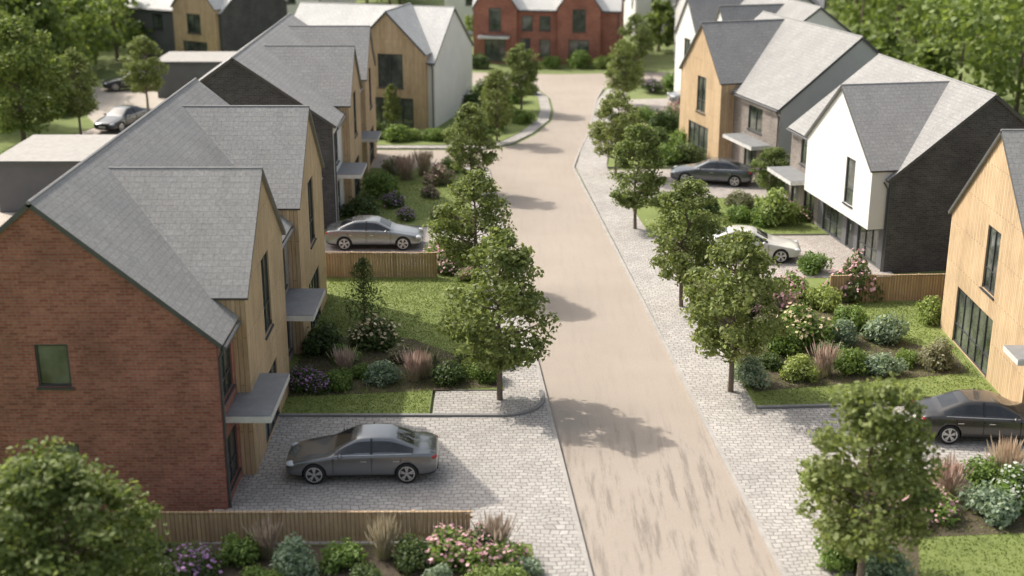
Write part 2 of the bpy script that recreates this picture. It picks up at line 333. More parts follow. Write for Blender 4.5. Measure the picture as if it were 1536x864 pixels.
def house(name,O,ang,side,W,Ln,eave,ridge,end,fronts,gables=(),endholes=(),canopies=(),roof='slate',farmat=None,back=None,ov=.22):
    """side=+1: house extends to local +x (right of street); -1: to -x.  ang rotates about z."""
    ca,sa=math.cos(math.radians(ang)),math.sin(math.radians(ang))
    ex=V((ca,sa,0))*side; ey=V((-sa,ca,0)); O3=V((O[0],O[1],0))
    e=empty(name,O3)
    F=lambda x,y,z:O3+ex*x+ey*y+V((0,0,z))
    hw=W/2; pitch=(ridge-eave)/hw
    pent=[(0,0),(W,0),(W,eave),(hw,ridge-.06),(0,eave)]
    wall('end_wall',lambda u,z,d:F(u,-d,z),pent,endholes,M[end],e)
    wall('end_wall',lambda u,z,d:F(u,Ln+d,z),pent,[],M[farmat or end],e)
    wall('back_wall',lambda u,z,d:F(W+d,u,z),[(0,0),(Ln,0),(Ln,eave),(0,eave)],[(Ln*.15,Ln*.15+1.3,3.2,4.4),(Ln*.6,Ln*.6+1.3,3.2,4.4),(Ln*.3,Ln*.3+2,.15,2.2)],M[back or end],e)
    for (y0,y1,m,holes) in fronts:
        wall('front_wall',lambda u,z,d:F(-d,u,z),[(y0,0),(y1,0),(y1,eave),(y0,eave)],holes,M[m],e)
    r=MB(); vo=.10; ez=eave-ov*pitch
    roofslab(r,F(-ov,-vo,ez+.1),F(-ov,Ln+vo,ez+.1),F(hw,Ln+vo,ridge+.1),F(hw,-vo,ridge+.1))
    roofslab(r,F(W+ov,-vo,ez+.1),F(W+ov,Ln+vo,ez+.1),F(hw,Ln+vo,ridge+.1),F(hw,-vo,ridge+.1))
    r.obj('roof',[M[roof],M['trim'],M['soffit']],e)
    rm=M['ridge'] if roof=='slate' else M[roof]
    t=MB(); t.tube([F(hw,-vo-.01,ridge+.07),F(hw,Ln+vo+.01,ridge+.07)],[.06,.06],6); t.obj('ridge_tiles',[rm],e)
    t=MB(); segs=[]; cur=-vo
    for g in sorted(gables,key=lambda g:g[0]):
        segs.append((cur,g[0]-.2)); cur=g[1]+.2
    segs.append((cur,Ln+vo))
    for a,b in segs:
        if b-a>.3: t.tube([F(-ov-.05,a,ez+.0),F(-ov-.05,b,ez+.0)],[.065,.065],6)
    t.tube([F(W+ov+.05,-vo,ez),F(W+ov+.05,Ln+vo,ez)],[.065,.065],6)
    t.tube([F(-ov-.05,.12,ez-.02),F(-.06,.12,ez-.35),F(-.06,.12,.1)],[.04,.04,.04],6)
    t.obj('gutter_and_downpipe',[M['trim']],e)
    for g in gables:
        y0,y1,proj,ge,ga,m,holes=g[:7]; zb=g[7] if len(g)>7 else 0
        ym=(y0+y1)/2; gp=(ga-ge)/((y1-y0)/2)
        wall('gable_wall',lambda u,z,d:F(-proj-d,u,z),[(y0,zb),(y1,zb),(y1,ge),(ym,ga-.05),(y0,ge)],holes,M[m],e)
        cm=M[g[8]] if len(g)>8 else M[m]
        c=MB()
        for y in (y0,y1):
            c.poly([F(-proj,y,zb),F(-.004,y,zb),F(-.004,y,ge-.02),F(-proj,y,ge-.02)],[(0,zb),(proj,zb),(proj,ge),(0,ge)])
            c.poly([F(-.004,y,eave-.3),F(hw,y,eave-.3),F(hw,y,ge-.02),F(-.004,y,ge-.02)],[(0,0),(hw,0),(hw,1),(0,1)])
        if zb>0: c.poly([F(-proj,y0,zb),F(0,y0,zb),F(0,y1,zb),F(-proj,y1,zb)])
        c.obj('gable_cheeks',[cm],e)
        r=MB(); o2=.16; gz=ge-o2*gp; fx=-proj-.12
        roofslab(r,F(fx,y0-o2,gz+.1),F(hw,y0-o2,gz+.1),F(hw,ym,ga+.1),F(fx,ym,ga+.1),.12)
        roofslab(r,F(fx,y1+o2,gz+.1),F(hw,y1+o2,gz+.1),F(hw,ym,ga+.1),F(fx,ym,ga+.1),.12)
        r.obj('gable_roof',[M[roof],M['trim'],M['soffit']],e)
        t=MB(); t.tube([F(fx-.01,ym,ga+.07),F(hw,ym,ga+.07)],[.05,.05],6); t.obj('ridge_tiles',[rm],e)
    for (y0,y1,z,pr,x0) in canopies:
        c=MB(); c.box(F,(-x0-pr,y0,z-.2),(-x0-.003,y1,z),0,1)
        c.box(F,(-x0-pr+.06,y0+.06,z-.001),(-x0-.05,y1-.06,z+.012),1)
        c.obj('entrance_canopy',[M['fascia'],M['ctop']],e)
    return e

def gable(y0,y1,proj,ge,ga,m,holes,zb=0,cheek=None):
    return (y0,y1,proj,ge,ga,m,holes,zb,cheek or m)

house('brick_house',(-8.4,35.35),0,-1,9.6,20.1,5.4,9.4,'redbrick',
  [(0,10,'redbrick',[(.35,1.9,3.3,5.0),(.35,1.9,.5,2.1)]),
   (10,20.1,'greybrick',[(10.15,11.8,3.2,5.0),(10.3,11.2,.12,2.2,'d'),(11.3,12.0,.6,2.1)])],
  [gable(2.3,9.1,.42,6.0,9.0,'timber',[(5.1,6.4,3.6,6.2),(4.2,6.8,.12,2.3)]),
   gable(12.6,19.2,.42,6.0,9.05,'timber',[(15.3,16.6,3.6,6.2),(14.4,17.2,.12,2.3)])],
  [(4.2,5.15,4.0,5.3),(4.2,5.0,.95,2.2),],
  [(.5,3.9,2.85,1.35,.0),(9.3,12.4,2.85,1.35,0.0)])
house('dark_brick_house',(-9,66),0,-1,9.6,18,5.4,8.7,'darkbrick',
  [(0,18,'white',[(.8,1.8,3.2,4.8),(1.0,2,.12,2.2,'d'),(9.8,11,3.2,4.8),(9.6,10.6,.12,2.2,'d')])],
  [gable(3.4,9.0,.42,5.8,8.4,'timber',[(5.6,6.8,3.6,6.0),(4.8,7.4,.12,2.3)]),
   gable(11.6,17.2,.42,5.8,8.4,'timber',[(13.8,15,3.6,6.0),(13,15.6,.12,2.3)])],
  [],[(.4,3.2,2.75,1.3,0),(9.2,11.4,2.75,1.3,0)])
house('timber_gabled_house',(-5.3,91),75,1,W=9,Ln=11.5,eave=4.7,ridge=7.8,end='white',
  fronts=[(0,11.5,'white',[(7,8.2,2.9,4.3),(9,10.2,2.9,4.3),(8,9,.12,2.2,'d')])],
  gables=[gable(.5,5.9,.5,5.3,8.0,'timber',[(2.1,3.9,2.9,5.2),(1.4,4.6,.12,2.2)])],roof='slate_l')
house('dark_gabled_house',(-25.4,118),60,1,W=9,Ln=11.5,eave=4.8,ridge=8.0,end='darkbrick',
  fronts=[(0,11.5,'darkrender',[(7,8.2,2.9,4.3),(9,10.2,.3,2.2)])],
  gables=[gable(.3,5.2,.5,5.2,8.1,'timber',[(2.0,3.6,2.9,4.6),(1.4,4.2,.12,2.2)])],roof='slate_l')
house('red_brick_house',(9.6,120),83,1,W=8.5,Ln=13.2,eave=4.8,ridge=7.8,end='redbrick2',
  fronts=[(0,13.2,'redbrick2',[(6.2,7.2,2.9,4.2),(7.8,8.8,2.9,4.2),(6.2,7.2,.6,2.1),(8,8.9,.12,2.2,'d')])],
  gables=[gable(1.7,5.5,.5,5.0,7.7,'redbrick2',[(3,4.2,2.9,4.9),(2.7,4.5,.12,2.2)]),gable(9.2,13.1,.5,5.0,7.9,'redbrick2',[(10.6,11.7,2.9,4.9),(10.2,12.1,.12,2.2)])],
  canopies=[(9.8,12.6,2.5,1.0,.5)],roof='slate_l')
house('timber_clad_house',(17.9,40),0,1,9.5,11,5.0,9.3,'redbrick',
  [(0,11,'greybrick',[])],
  [gable(1.95,10.95,.5,5.0,9.1,'timber',[(5.6,6.9,3.2,5.6),(5.4,9.4,.14,2.4)])],
  [],[(1.0,2.4,2.6,.7,.5)])
house('dark_brick_house',(17.05,58.4),10,1,9.2,12,4.5,8.1,'darkbrick',
  [(0,7.9,'darkrender',[(.8,3.0,.15,2.0),(3.4,4.3,.12,2.1,'d'),(4.8,7.2,.15,2.0)]),
   (7.9,12,'greybrick',[(9.0,10.6,2.8,4.2),(10.6,11.6,.12,2.1,'d'),(8.4,9.8,.5,2.0)])],
  [gable(.2,7.8,.85,4.9,8.0,'white',[(2.0,3.0,2.7,4.9)],2.1)],
  [],[(8.3,11.7,2.4,1.4,0)],back='darkbrick',roof='slate')
house('rendered_house',(15.0,73.7),16,1,9.4,12.2,4.8,8.5,'greyrender',
  [(0,12.2,'greybrick',[(2.2,4.0,2.9,4.3),(1.2,2.2,.12,2.1,'d'),(2.7,4.3,.5,2.0)])],
  [gable(6.0,12.1,.9,5.3,8.4,'timber',[(8.2,9.5,3.0,5.2),(7.6,10.6,.12,2.2)])],
  [],[(.8,4.6,2.5,1.3,0)],roof='slate')
house('white_rendered_house',(16.2,90),14,1,9.4,13.5,4.9,8.3,'white',
  [(0,13.5,'white',[(1.2,2.4,2.9,4.3),(7.0,8.0,2.9,4.3)])],
  [gable(2.6,6.8,.5,5.2,8.0,'white',[(4.1,5.3,2.9,5)]),gable(8.6,13.2,.5,5.2,8.0,'white',[(10.2,11.4,2.9,5)])],roof='slate')
house('white_rendered_house',(12.5,136),4,1,6.5,9,5.0,8.0,'white',[(0,9,'white',[(2,3.2,2.9,4.2)])],[],[(1.5,2.5,3,4.4),(4,5,3,4.4),(3,4.4,.3,2.2)],roof='slate')
house('white_rendered_house',(-7,140),0,1,5.5,10,5.0,8.2,'white',[(0,10,'white',[])],[],[(2.2,3.2,3,4.4)],roof='slate')
house('dark_brick_house',(28,122),75,1,8,13,4.8,8.2,'darkbrick',[(0,13,'darkrender',[(3,4,2.8,4.2),(8,9,2.8,4.2)])],[gable(1,5.5,.5,5,8,'darkrender',[(2.8,3.8,3,4.8)])],roof='slate')
house('rendered_house',(19,112),20,1,8,12,5,8.4,'greyrender',[(0,12,'white',[(3,4,2.8,4.2)])],[gable(6,11,.5,5,8,'white',[(8,9,3,4.8)])],roof='slate')
house('white_rendered_house',(-20,142),70,1,8,14,4.8,8,'greyrender',[(0,14,'white',[(3,4,2.8,4.2),(8,9,2.8,4.2)])],[],roof='slate_l')

def garage(x0,y0,x1,y1,h,name='flat_roofed_garage'):
    e=empty(name,V((x0,y0,0)))
    a=MB(); a.box(WP,(x0,y0,0),(x1,y1,h)); a.obj('walls',[M['darkrender']],e)
    a=MB(); a.box(WP,(x0-.15,y0-.15,h+.003),(x1+.15,y1+.15,h+.2),0,1); a.obj('flat_roof',[M['trim'],M['flat']],e)
    a=MB()
    for i in range(10): a.box(WP,(x0-.05,y0+1.2,.1+i*.21),(x0-.01,y0+3.8,.29+i*.21))
    a.obj('garage_door',[M['fascia']],e)
garage(-27.4,69,-20.2,75.5,2.7); garage(-27.5,103,-21.5,108,2.7)

# ------------------------------------------------------------------ fences
def fence(x0,y0,x1,y1,h):
    d=V((x1-x0,y1-y0,0)); n=int(d.length/.13); u=d.normalized(); p=V((-u.y,u.x,0)); O=V((x0,y0,.1))
    P=lambda x,y,z:O+u*x+p*y+V((0,0,z)); mb=MB()
    for i in range(n):
        j=random.uniform(-.008,.008); mb.box(P,(i*.13+.002,-.01+j*.5,0.03),(i*.13+.126,.012+j*.5,h+j))
    for k in range(int(d.length/1.9)+1):
        mb.box(P,(k*1.9,.02,0),(k*1.9+.1,.12,h+.06))
    mb.box(P,(0,.022,h*.8),(d.length,.07,h*.8+.08)); mb.box(P,(0,.022,h*.2),(d.length,.07,h*.2+.08))
    mb.box(P,(0,-.03,h+.02),(d.length,.06,h+.055))
    mb.obj('timber_fence',[M['fence']])
fence(-10.4,33.35,-1.1,33.4,.9)
fence(-9.2,57.6,-3.4,57.5,1.15)
fence(13.6,54.1,19.5,54.4,1.15)

# ------------------------------------------------------------------ foliage
def leaves(c,out,size,asp=.6,up=.35,jit=.9):
    n=len(c); r=rng.normal(size=(n,3)); nn=out*.7+r*jit*.6+np.array([0,0,up]); nn/=np.linalg.norm(nn,axis=1)[:,None]+1e-9
    t=np.cross(nn,rng.normal(size=(n,3))); t/=np.linalg.norm(t,axis=1)[:,None]+1e-9; b=np.cross(nn,t)
    s=size*rng.uniform(.65,1.3,size=(n,1))
    return np.stack([c+t*s,c+b*s*asp,c-t*s,c-b*s*asp],1)
def addquads(mb,q,mid):
    i0=len(mb.v); mb.v+=q.reshape(-1,3).tolist(); k=len(q)
    mb.f+=[(i0+4*i,i0+4*i+1,i0+4*i+2,i0+4*i+3) for i in range(k)]; mb.uv+=[(0,0)]*(4*k); mb.m+=[mid]*k
def sph(n):
    d=rng.normal(size=(n,3)); return d/np.linalg.norm(d,axis=1)[:,None]
def crown_clumps(n,R,z0,z1,w0=.12):
    out=[]; ph=rng.uniform(0,6.28,4)
    while len(out)<n:
        t=rng.uniform(0,1)**1.05; prof=max(.05,math.sin(math.pi*min(1,t**.78*.90+.075)))**.62
        a=rng.uniform(0,2*math.pi)
        lump=1+.11*math.sin(2*a+ph[0]+3*t)+.08*math.sin(3*a+ph[1]-5*t)+.07*math.sin(9*t+ph[2])
        rr=R*prof*math.sqrt(rng.uniform(w0,1))*lump
        out.append((rr*math.cos(a),rr*math.sin(a),z0+(z1-z0)*t))
    return np.array(out)
def tree_mesh(name,R,H,z0,ncl=118,nl=80,ls=.085,mat='leaf',cr=.36,trunk=.085):
    mb=MB()
    pts=[(0,0,-.05)]; rad=[trunk*1.25]
    for k in range(1,8):
        z=H*.88*k/7; pts.append((rng.normal()*.03*k*.6,rng.normal()*.03*k*.6,z)); rad.append(trunk*(1-k/8)+.012)
    mb.tube(pts,rad,7,0)
    cl=crown_clumps(ncl,R,z0,H-.25,.05)
    for p in cl[::2]:
        zz=max(z0*.8,p[2]-.35*math.hypot(p[0],p[1])-.25); k=min(7,max(0,zz/(H*.88)*7)); b=V(pts[int(k)]).lerp(V(pts[min(7,int(k)+1)]),k-int(k))
        m=b.lerp(V(p),.55)+V((0,0,-.08)); mb.tube([b,m,V(p)],[.035,.022,.008],4,0,False)
    c=[];o=[]
    for p in cl:
        k=int(nl*rng.uniform(.6,1.4)); d=sph(k); r=cr*rng.uniform(.65,1.3)*rng.uniform(.4,1.1,size=(k,1))
        c.append(p+d*r*np.array([1.1,1.1,.75])); o.append(d)
    c=np.concatenate(c); o=np.concatenate(o)
    addquads(mb,leaves(c,o,ls),1)
    return mb.mesh(name,[M['bark'],M[mat]])
TV=[tree_mesh('street_tree',1.6,6.0,1.45) for _ in range(5)]
def place(name,me,x,y,sc=1,z=.1,rz=None,sz=None):
    o=bpy.data.objects.new(name,me); S.collection.objects.link(o); o.location=(x,y,z)
    o.rotation_euler=(0,0,rng.uniform(0,6.28) if rz is None else rz); o.scale=(sc,sc,sz or sc); return o
for i,(x,y,h,w) in enumerate([(-.43,43.6,6.2,1.10),(-1.6,55.8,5.5,1.02),(-2.3,73.2,5.1,.90),(-1.0,86.8,4.8,.76),(.7,97.5,5,.86),
    (9.2,31.0,6.0,1.10),(7.85,44.3,6.1,1.10),(7.2,53.6,5.6,1.0),(6.3,65.7,5.5,.97),(6.15,77.4,5.1,.93),(8.4,99.7,5,.95),(10.7,116,5,.85)]):
    place('street_tree',TV[i%5],x,y,w,sz=h/6.0)
BT=[tree_mesh('broadleaf_tree',2.9,8.2,1.2,150,85,.135,'leaf2',.64,.16) for _ in range(2)]
NT=tree_mesh('broadleaf_tree',2.25,5.6,.8,220,95,.085,'leaf',.42,.12)
place('broadleaf_tree',NT,-11.1,28.4,1.14,z=.1,sz=.92)
place('broadleaf_tree',BT[0],-32.0,86,1.0)
place('broadleaf_tree',BT[1],-36.5,92,1.05)
place('broadleaf_tree',TV[1],-29.2,89,.95,sz=.98); place('broadleaf_tree',TV[2],-27.2,98.8,1.0,sz=.9)
place('broadleaf_tree',TV[0],-8.2,90.2,.38,sz=.55)
place('broadleaf_tree',TV[3],14.3,71.4,.75,sz=.5)
def woodland():
    mb=MB(); C=[];O=[]
    spots=[]
    for _ in range(100): spots.append((rng.uniform(-82,-37),rng.uniform(112,188)))
    for _ in range(26): spots.append((rng.uniform(-52,-36.5),rng.uniform(88,118)))
    for _ in range(65): spots.append((rng.uniform(-45,60),rng.uniform(152,195)))
    for _ in range(70): spots.append((rng.uniform(35,80),rng.uniform(92,170)))
    for s in [(-13,124),(-17,128),(14,128),(20,132),(24,128),(38,88),(42,92),(33,98),(45,82),(29.5,106),(36,80),(34,104),(-2,131),(6,133),(-30,132),(-34,128),(31,99),(37,97),(-38,132),(-36,122),(24,105),(29,112)]: spots.append(s)
    for x,y in spots:
        small=abs(x)<33 and y<150
        R=rng.uniform(1.7,2.3) if small else rng.uniform(3.0,4.4); H=R*2.05+rng.uniform(.5,1.5)
        mb.tube([(x,y,-.1),(x,y,H*.6)],[.2,.08],5,0)
        cl=crown_clumps(34,R,H*.14,H-.4)+np.array([x,y,0])
        for p in cl:
            n=24; d=sph(n); C.append(p+d*R*.3*rng.uniform(.5,1.1,size=(n,1))*np.array([1,1,.8])); O.append(d)
    addquads(mb,leaves(np.concatenate(C),np.concatenate(O),.28,.75),1)
    mb.obj('distant_trees',[M['bark'],M['leaf2']],origin=False)
woodland()
def shrub_mesh(name,mat,flower=None,n=2300,ls=.078,fl=300,squash=.85):
    mb=MB(); k=26; cl=sph(k)*rng.uniform(.25,.72,size=(k,1)); cl[:,2]=np.abs(cl[:,2])*squash+.18
    c=[];o=[]
    for p in cl:
        m=n//k; d=sph(m); c.append(p+d*.34*rng.uniform(.5,1.1,size=(m,1))); o.append(d)
        mb.tube([(0,0,0),tuple(p)],[.03,.01],4,0,False)
    c=np.concatenate(c); o=np.concatenate(o); ok=c[:,2]>.01; addquads(mb,leaves(c[ok],o[ok],ls,.55),1)
    mats=[M['bark'],mat]
    if flower:
        c=[];o=[]
        for p in cl:
            m=max(3,fl//k); d=sph(m); d[:,2]=np.abs(d[:,2]); c.append(p+d*.38*rng.uniform(.85,1.15,size=(m,1))); o.append(d)
        c=np.concatenate(c);o=np.concatenate(o); addquads(mb,leaves(c,o,ls*.75,.9,.6,.5),2); mats.append(flower)
    return mb.mesh(name,mats)
def plume_mesh(name,mat,n=620):
    mb=MB()
    for _ in range(n):
        a=rng.uniform(0,6.28); r=rng.uniform(0,.32); lean=abs(rng.normal())*.20; h=rng.uniform(.6,1.6)
        b=V((r*math.cos(a),r*math.sin(a),0)); tip=b+V((math.cos(a)*lean*h,math.sin(a)*lean*h,h)); w=V((-math.sin(a),math.cos(a),0))*.012
        if rng.uniform()<.55:
            tip=b+V((math.cos(a)*lean*2*h,math.sin(a)*lean*2*h,h*.6)); mb.poly([b-w,b+w,tip],None,1)
        else:
            mb.poly([b-w*.5,b+w*.5,tip],None,0); m=b.lerp(tip,.62); ww=w*2.3
            mb.poly([m,m.lerp(tip,.5)+ww,tip+V((0,0,.05)),m.lerp(tip,.5)-ww],None,0)
            up=V((math.cos(a),math.sin(a),0))*.028; mb.poly([m,m.lerp(tip,.5)+up,tip,m.lerp(tip,.5)-up],None,0)
    return mb.mesh(name,[mat,SH['dusty']])
SM={}
def shrub(kind,x,y,r,h=None):
    if kind not in SM:
        p=kind.split('_')
        if p[0]=='plume': SM[kind]=('ornamental_grass',[plume_mesh('ornamental_grass',PL[p[1]])])
        elif len(p)==2: SM[kind]=({'purple':'lavender_bush'}.get(p[1],'flowering_shrub'),[shrub_mesh('flowering_shrub',SH[p[0]],FL[p[1]])])
        else: SM[kind]=('shrub',[shrub_mesh('shrub',SH[p[0]],squash=s) for s in (.85,1.05)])
    nm,mm=SM[kind]; me=mm[int(rng.integers(len(mm)))]; k=1.1 if not kind.startswith('plume') else .98
    hh=h if h else r*rng.uniform(.85,1.1)
    place(nm,me,x,y,r*k,z=.12,sz=hh*k)
SHR=[
 ('dark_purple',-7.6,44.6,.75),('dark_purple',-7.0,44.3,.55),('green',-6.3,44.6,.68),('plume_pink',-6.2,46.0,.7),('blue',-4.75,45.0,.78),('plume_pink',-3.55,45.3,.75,.78),('plume_beige',-3.2,45.6,.6,.65),
 ('dark',-2.3,45.2,.72),('green',-.95,45.4,.62),('lime',-1.5,45.9,.45),('green',-5.6,45.6,.5),('dark',-7.3,48.2,.95),('dark_cream',-5.4,48.8,1.15),('green',-6.3,47.2,.6),('dusty',-4.2,47.4,.6),('dark',-3.3,46.9,.6),
 ('green',-.4,46.8,.5),('dark',-1.6,47.0,.55),
 ('green_pink',-3.3,60.0,.95),('dark_pink',-3.0,58.4,.9),('green',-1.9,59.0,.8),('dark',-2.4,61.0,.7),('green_pink',-1.9,57.2,.6),
 ('dark',-8.0,68.2,1.1),('dark_purple',-6.6,70.0,.8),('green',-7.4,72.3,1.1),('plume_pink',-6.2,76.2,1.0),('plume_beige',-5.2,77.4,1.0),('dusty',-7.0,78.0,.9),('dusty_pink',-4.2,75.2,1.0),
 ('green_pink',-3.6,67.8,.7),('green',-3.8,78,.8),('dusty_pink',-4.6,72,.6),('dark_purple',-5.6,67.2,.6),
 ('green',-7.6,86.8,.95),('lime',-6.6,87.3,.7),('green',-5.2,87.2,.9),('lime',-4.1,87.0,.8),('dark',-2.4,87.2,.9),('green',-1.2,90,.9),('dark',-1.8,94,1.2),('green',.8,93,.9),('lime',-.6,96.5,.9),('dark',-3,98,1.3),('green',.2,101,1.2),('dark',-1.8,103,1.3),('green',-5,105,1.5),('dark',-9,88,1),('green_pink',-10.5,87,.9),
 ('dark',1.2,104.5,.9),('dusty',-12,86.8,.8),
 ('dark',-9.8,32.0,.8),('dark_purple',-8.6,31.7,.85),('green',-7.4,32.2,.75),('plume_pink',-6.7,32.5,.66,.72),('blue',-5.75,31.6,.8),('green',-4.55,32.0,.75),('plume_beige',-3.5,32.5,.7,.8),('dark',-2.75,32.1,.7),
 ('green_pink',-1.55,32.2,.95),('plume_pink',-.45,32.8,.8,.72),('green_pink',-.3,32.0,.75),('lime',-.1,30.8,.65),('blue',.35,31.6,.5),('dark_pink',-.9,32.6,.7),('dark',-3.8,30.9,.6),('green',-6.6,30.9,.6),('dark',-9.2,30.8,.7),('blue',-1.9,30.9,.5),('lime',-.9,31.2,.5),
 ('blue',8.75,44.9,.85),('lime',10.6,45.5,.72),('plume_pink',11.55,45.8,.8,.8),('green',12.6,46.0,.72),('blue',13.75,46.0,.85),('dusty',16.0,46.6,.85),('green',14.9,46.8,.6),('dark',9.7,46.6,.6),
 ('green_cream',11.5,49.2,1.25,1.4),('blue',12.9,49.2,.8),('dusty_pink',11.0,51.5,1.0,1.3),('blue',14.8,49.4,.95),('green',13.7,50.9,.9),('lime',13.2,53.4,.85,1.0),('dark_pink',14.8,54.9,1.2,1.7),('green_pink',12.0,54.2,.95,1.2),
 ('lime',17.2,51.6,.7,.9),('dark',12.2,47.4,.7),('green',10.4,48,.8),('dusty',10.2,50.2,.7),('dark',9.6,52.5,.7),('green_pink',9.3,49.6,.6),('green_pink',10.9,53.2,.8,1.0),
 ('green',13.9,58.5,.95),('green',13.0,66.3,.75),('green',11.8,67.2,.9),('lime',13.6,66.6,1.2,1.5),('dark',10.3,68.6,.8),('green',9.2,66.4,.8),('dusty',12.3,69.8,.9),('lime',9.6,70.6,.7),('green_pink',14.9,67.5,.9),('dark',8.2,70.3,.7),
 ('green',9.6,80.4,1.0),('lime',8.4,80.8,.9),('dark',10.8,80.6,1.1),('green',7.6,83,.9),('dark',9.4,85.5,1.2),('green',11,84.5,1.1),('green_cream',8.6,88.5,1),('dark',10.5,90,1.3),('dusty_pink',11.5,94,1.2),('green',9.2,93.5,1.1),('dark',12.5,88,1.2),
 ('dark_purple',11,105.5,1.1),('green',13,106,1.3),('dark',9.8,111,1.2),('green',3.5,118,1.0),('dark',0.5,117.6,1.1),('green',5.8,118.2,1.2),('lime',8,118,1),('dark',-3,118,1.2),('green',10.5,119,1.3),('green',-6,119,1.5),
 ('green',8.9,32.2,.8),('blue',10.0,31.6,.8),('dusty_pink',9.6,33.6,.7),('plume_pink',13.1,36.2,.9,.8),('green_pink',12.3,35.0,.85),('plume_beige',15.2,37.1,.95,.9),('green',14.4,37.0,.85),('blue',13.9,34.9,.95),('green_white',15.2,35.6,1.0),('dark',12.0,36.6,.8),('green',11.0,36.4,.75),('blue',15.9,36.6,.7),('dusty_pink',11.2,34.4,.8),('lime',9.4,36.6,.6),('dark',10.2,35.2,.6),('green',16.2,34.2,.9),
 ('green_pink',10.1,37.0,.5),
 ('green',-31,78,1.2),('dark',-29,81,1.0),('lime',-30,75,1),('green',-34,80,1.6),('dark',-33,96,1.5),('green',-24,100,1.2)]
for s in SHR: shrub(*s)
def wisp():
    mb=MB(); mb.tube([(0,0,0),(0.02,0,2.4)],[.04,.01],5,0); C=[]
    for _ in range(1300):
        t=rng.uniform(.08,1); r=.9*(1-t)**.5*rng.uniform(.1,1); a=rng.uniform(0,6.28); C.append((r*math.cos(a),r*math.sin(a),2.6*t+r*.35))
    C=np.array(C); addquads(mb,leaves(C,C*0+rng.normal(size=C.shape)*.3,.085,.28,.2),1)
    return mb.mesh('conifer_shrub',[M['bark'],SH['dark']])
place('conifer_shrub',wisp(),-6.0,51.2,1.1)
slab('planting_bed',[(-8.1,43.7),(-.4,44.6),(-.5,46.9),(-2.2,47.9),(-4,49.6),(-8.1,49.9)],.1,.136,M['soil'])
slab('planting_bed',[(8.7,44.2),(17,46.0),(17,47.8),(14.8,50.0),(14.5,55.6),(8.1,56.8),(8.2,52)],.1,.136,M['soil'])
slab('planting_bed',[(-10.3,30.2),(.5,30.2),(.4,33.1),(-10.3,33.2)],.1,.136,M['soil'])
slab('planting_bed',[(9.2,30.8),(10.8,31),(11.5,33.6),(16.6,34),(17,37.2),(9.2,37.3)],.1,.136,M['soil'])
def blades():
    mb=MB(); tot=[]
    for (x0,x1,y0,y1,n) in [(-8.2,-.8,42.3,57.3,26000),(8.4,17.3,43,54,18000),(10,18,27,36,12000),(-3,1.2,28,33,4000),(-9,-2.8,66.5,78.8,7000),(9,15,64.7,71.7,4000)]:
        x=rng.uniform(x0,x1,n); y=rng.uniform(y0,y1,n); ok=np.ones(n,bool)
        if x0==-8.2: ok=(x<pvL(y)-.05)&~((y<44.5)&(x>-2.9))
        if x0==8.4: ok=x>pvR(y)+.1
        if x0==-3: ok=x<pvL(y)-.05
        tot.append(np.stack([x[ok],y[ok],np.full(ok.sum(),.13)],1))
    p=np.concatenate(tot); n=len(p); a=rng.uniform(0,6.28,n); w=np.stack([np.cos(a),np.sin(a),0*a],1)*.022
    lean=rng.normal(size=(n,3))*.03; lean[:,2]=rng.uniform(.02,.055,n)
    v=np.stack([p-w,p+w,p+lean+w*.3,p+lean-w*.3],1); addquads(mb,v,0); mb.obj('lawn_grass',[M['blade']],origin=False)
blades()

# ------------------------------------------------------------------ cars
cglass,nt,b=newmat('car_glass'); L(nt,ramp(nt,noise(nt,coords(nt,'OBJ'),2),[(.3,(.012,.014,.016)),(.7,(.03,.033,.036))]),b.inputs['Base Color']); b.inputs['Roughness'].default_value=.03; b.inputs['Specular IOR Level'].default_value=.8
tyre=mat_simple('tyre_rubber',(.018,.018,.019),.8); rim=mat_simple('alloy',(.6,.6,.6),.35,.7); blackp=mat_simple('black_plastic',(.02,.02,.022),.5)
redl=mat_simple('tail_lamp',(.35,.02,.015),.15); headl=mat_simple('head_lamp',(.6,.62,.65),.08); chrome=mat_simple('chrome',(.6,.6,.6),.15,1)
ST=[(-2.36,.34,.55,.56,.52,.58,.35),(-2.30,.24,.74,.62,.68,.67,.45),(-2.12,.19,.86,.68,.80,.75,.55),(-1.75,.18,.91,.76,.86,.83,.62),(-1.3,.18,.92,.84,.875,.91,.66),(-1.0,.18,.92,.89,.88,.965,.68),
 (-.92,.18,.92,.90,.88,1.0,.69),(-.2,.18,.92,.93,.88,1.38,.57),(-.05,.18,.92,.93,.88,1.41,.565),(.4,.18,.92,.94,.88,1.44,.57),(.85,.18,.92,.95,.88,1.41,.56),(1.0,.18,.92,.95,.88,1.385,.555),(1.72,.18,.92,.97,.87,1.09,.60),(1.8,.18,.915,.97,.865,1.06,.61),(2.1,.2,.88,.95,.82,1.02,.60),(2.28,.26,.82,.90,.75,.96,.55),(2.36,.38,.70,.80,.64,.84,.45)]
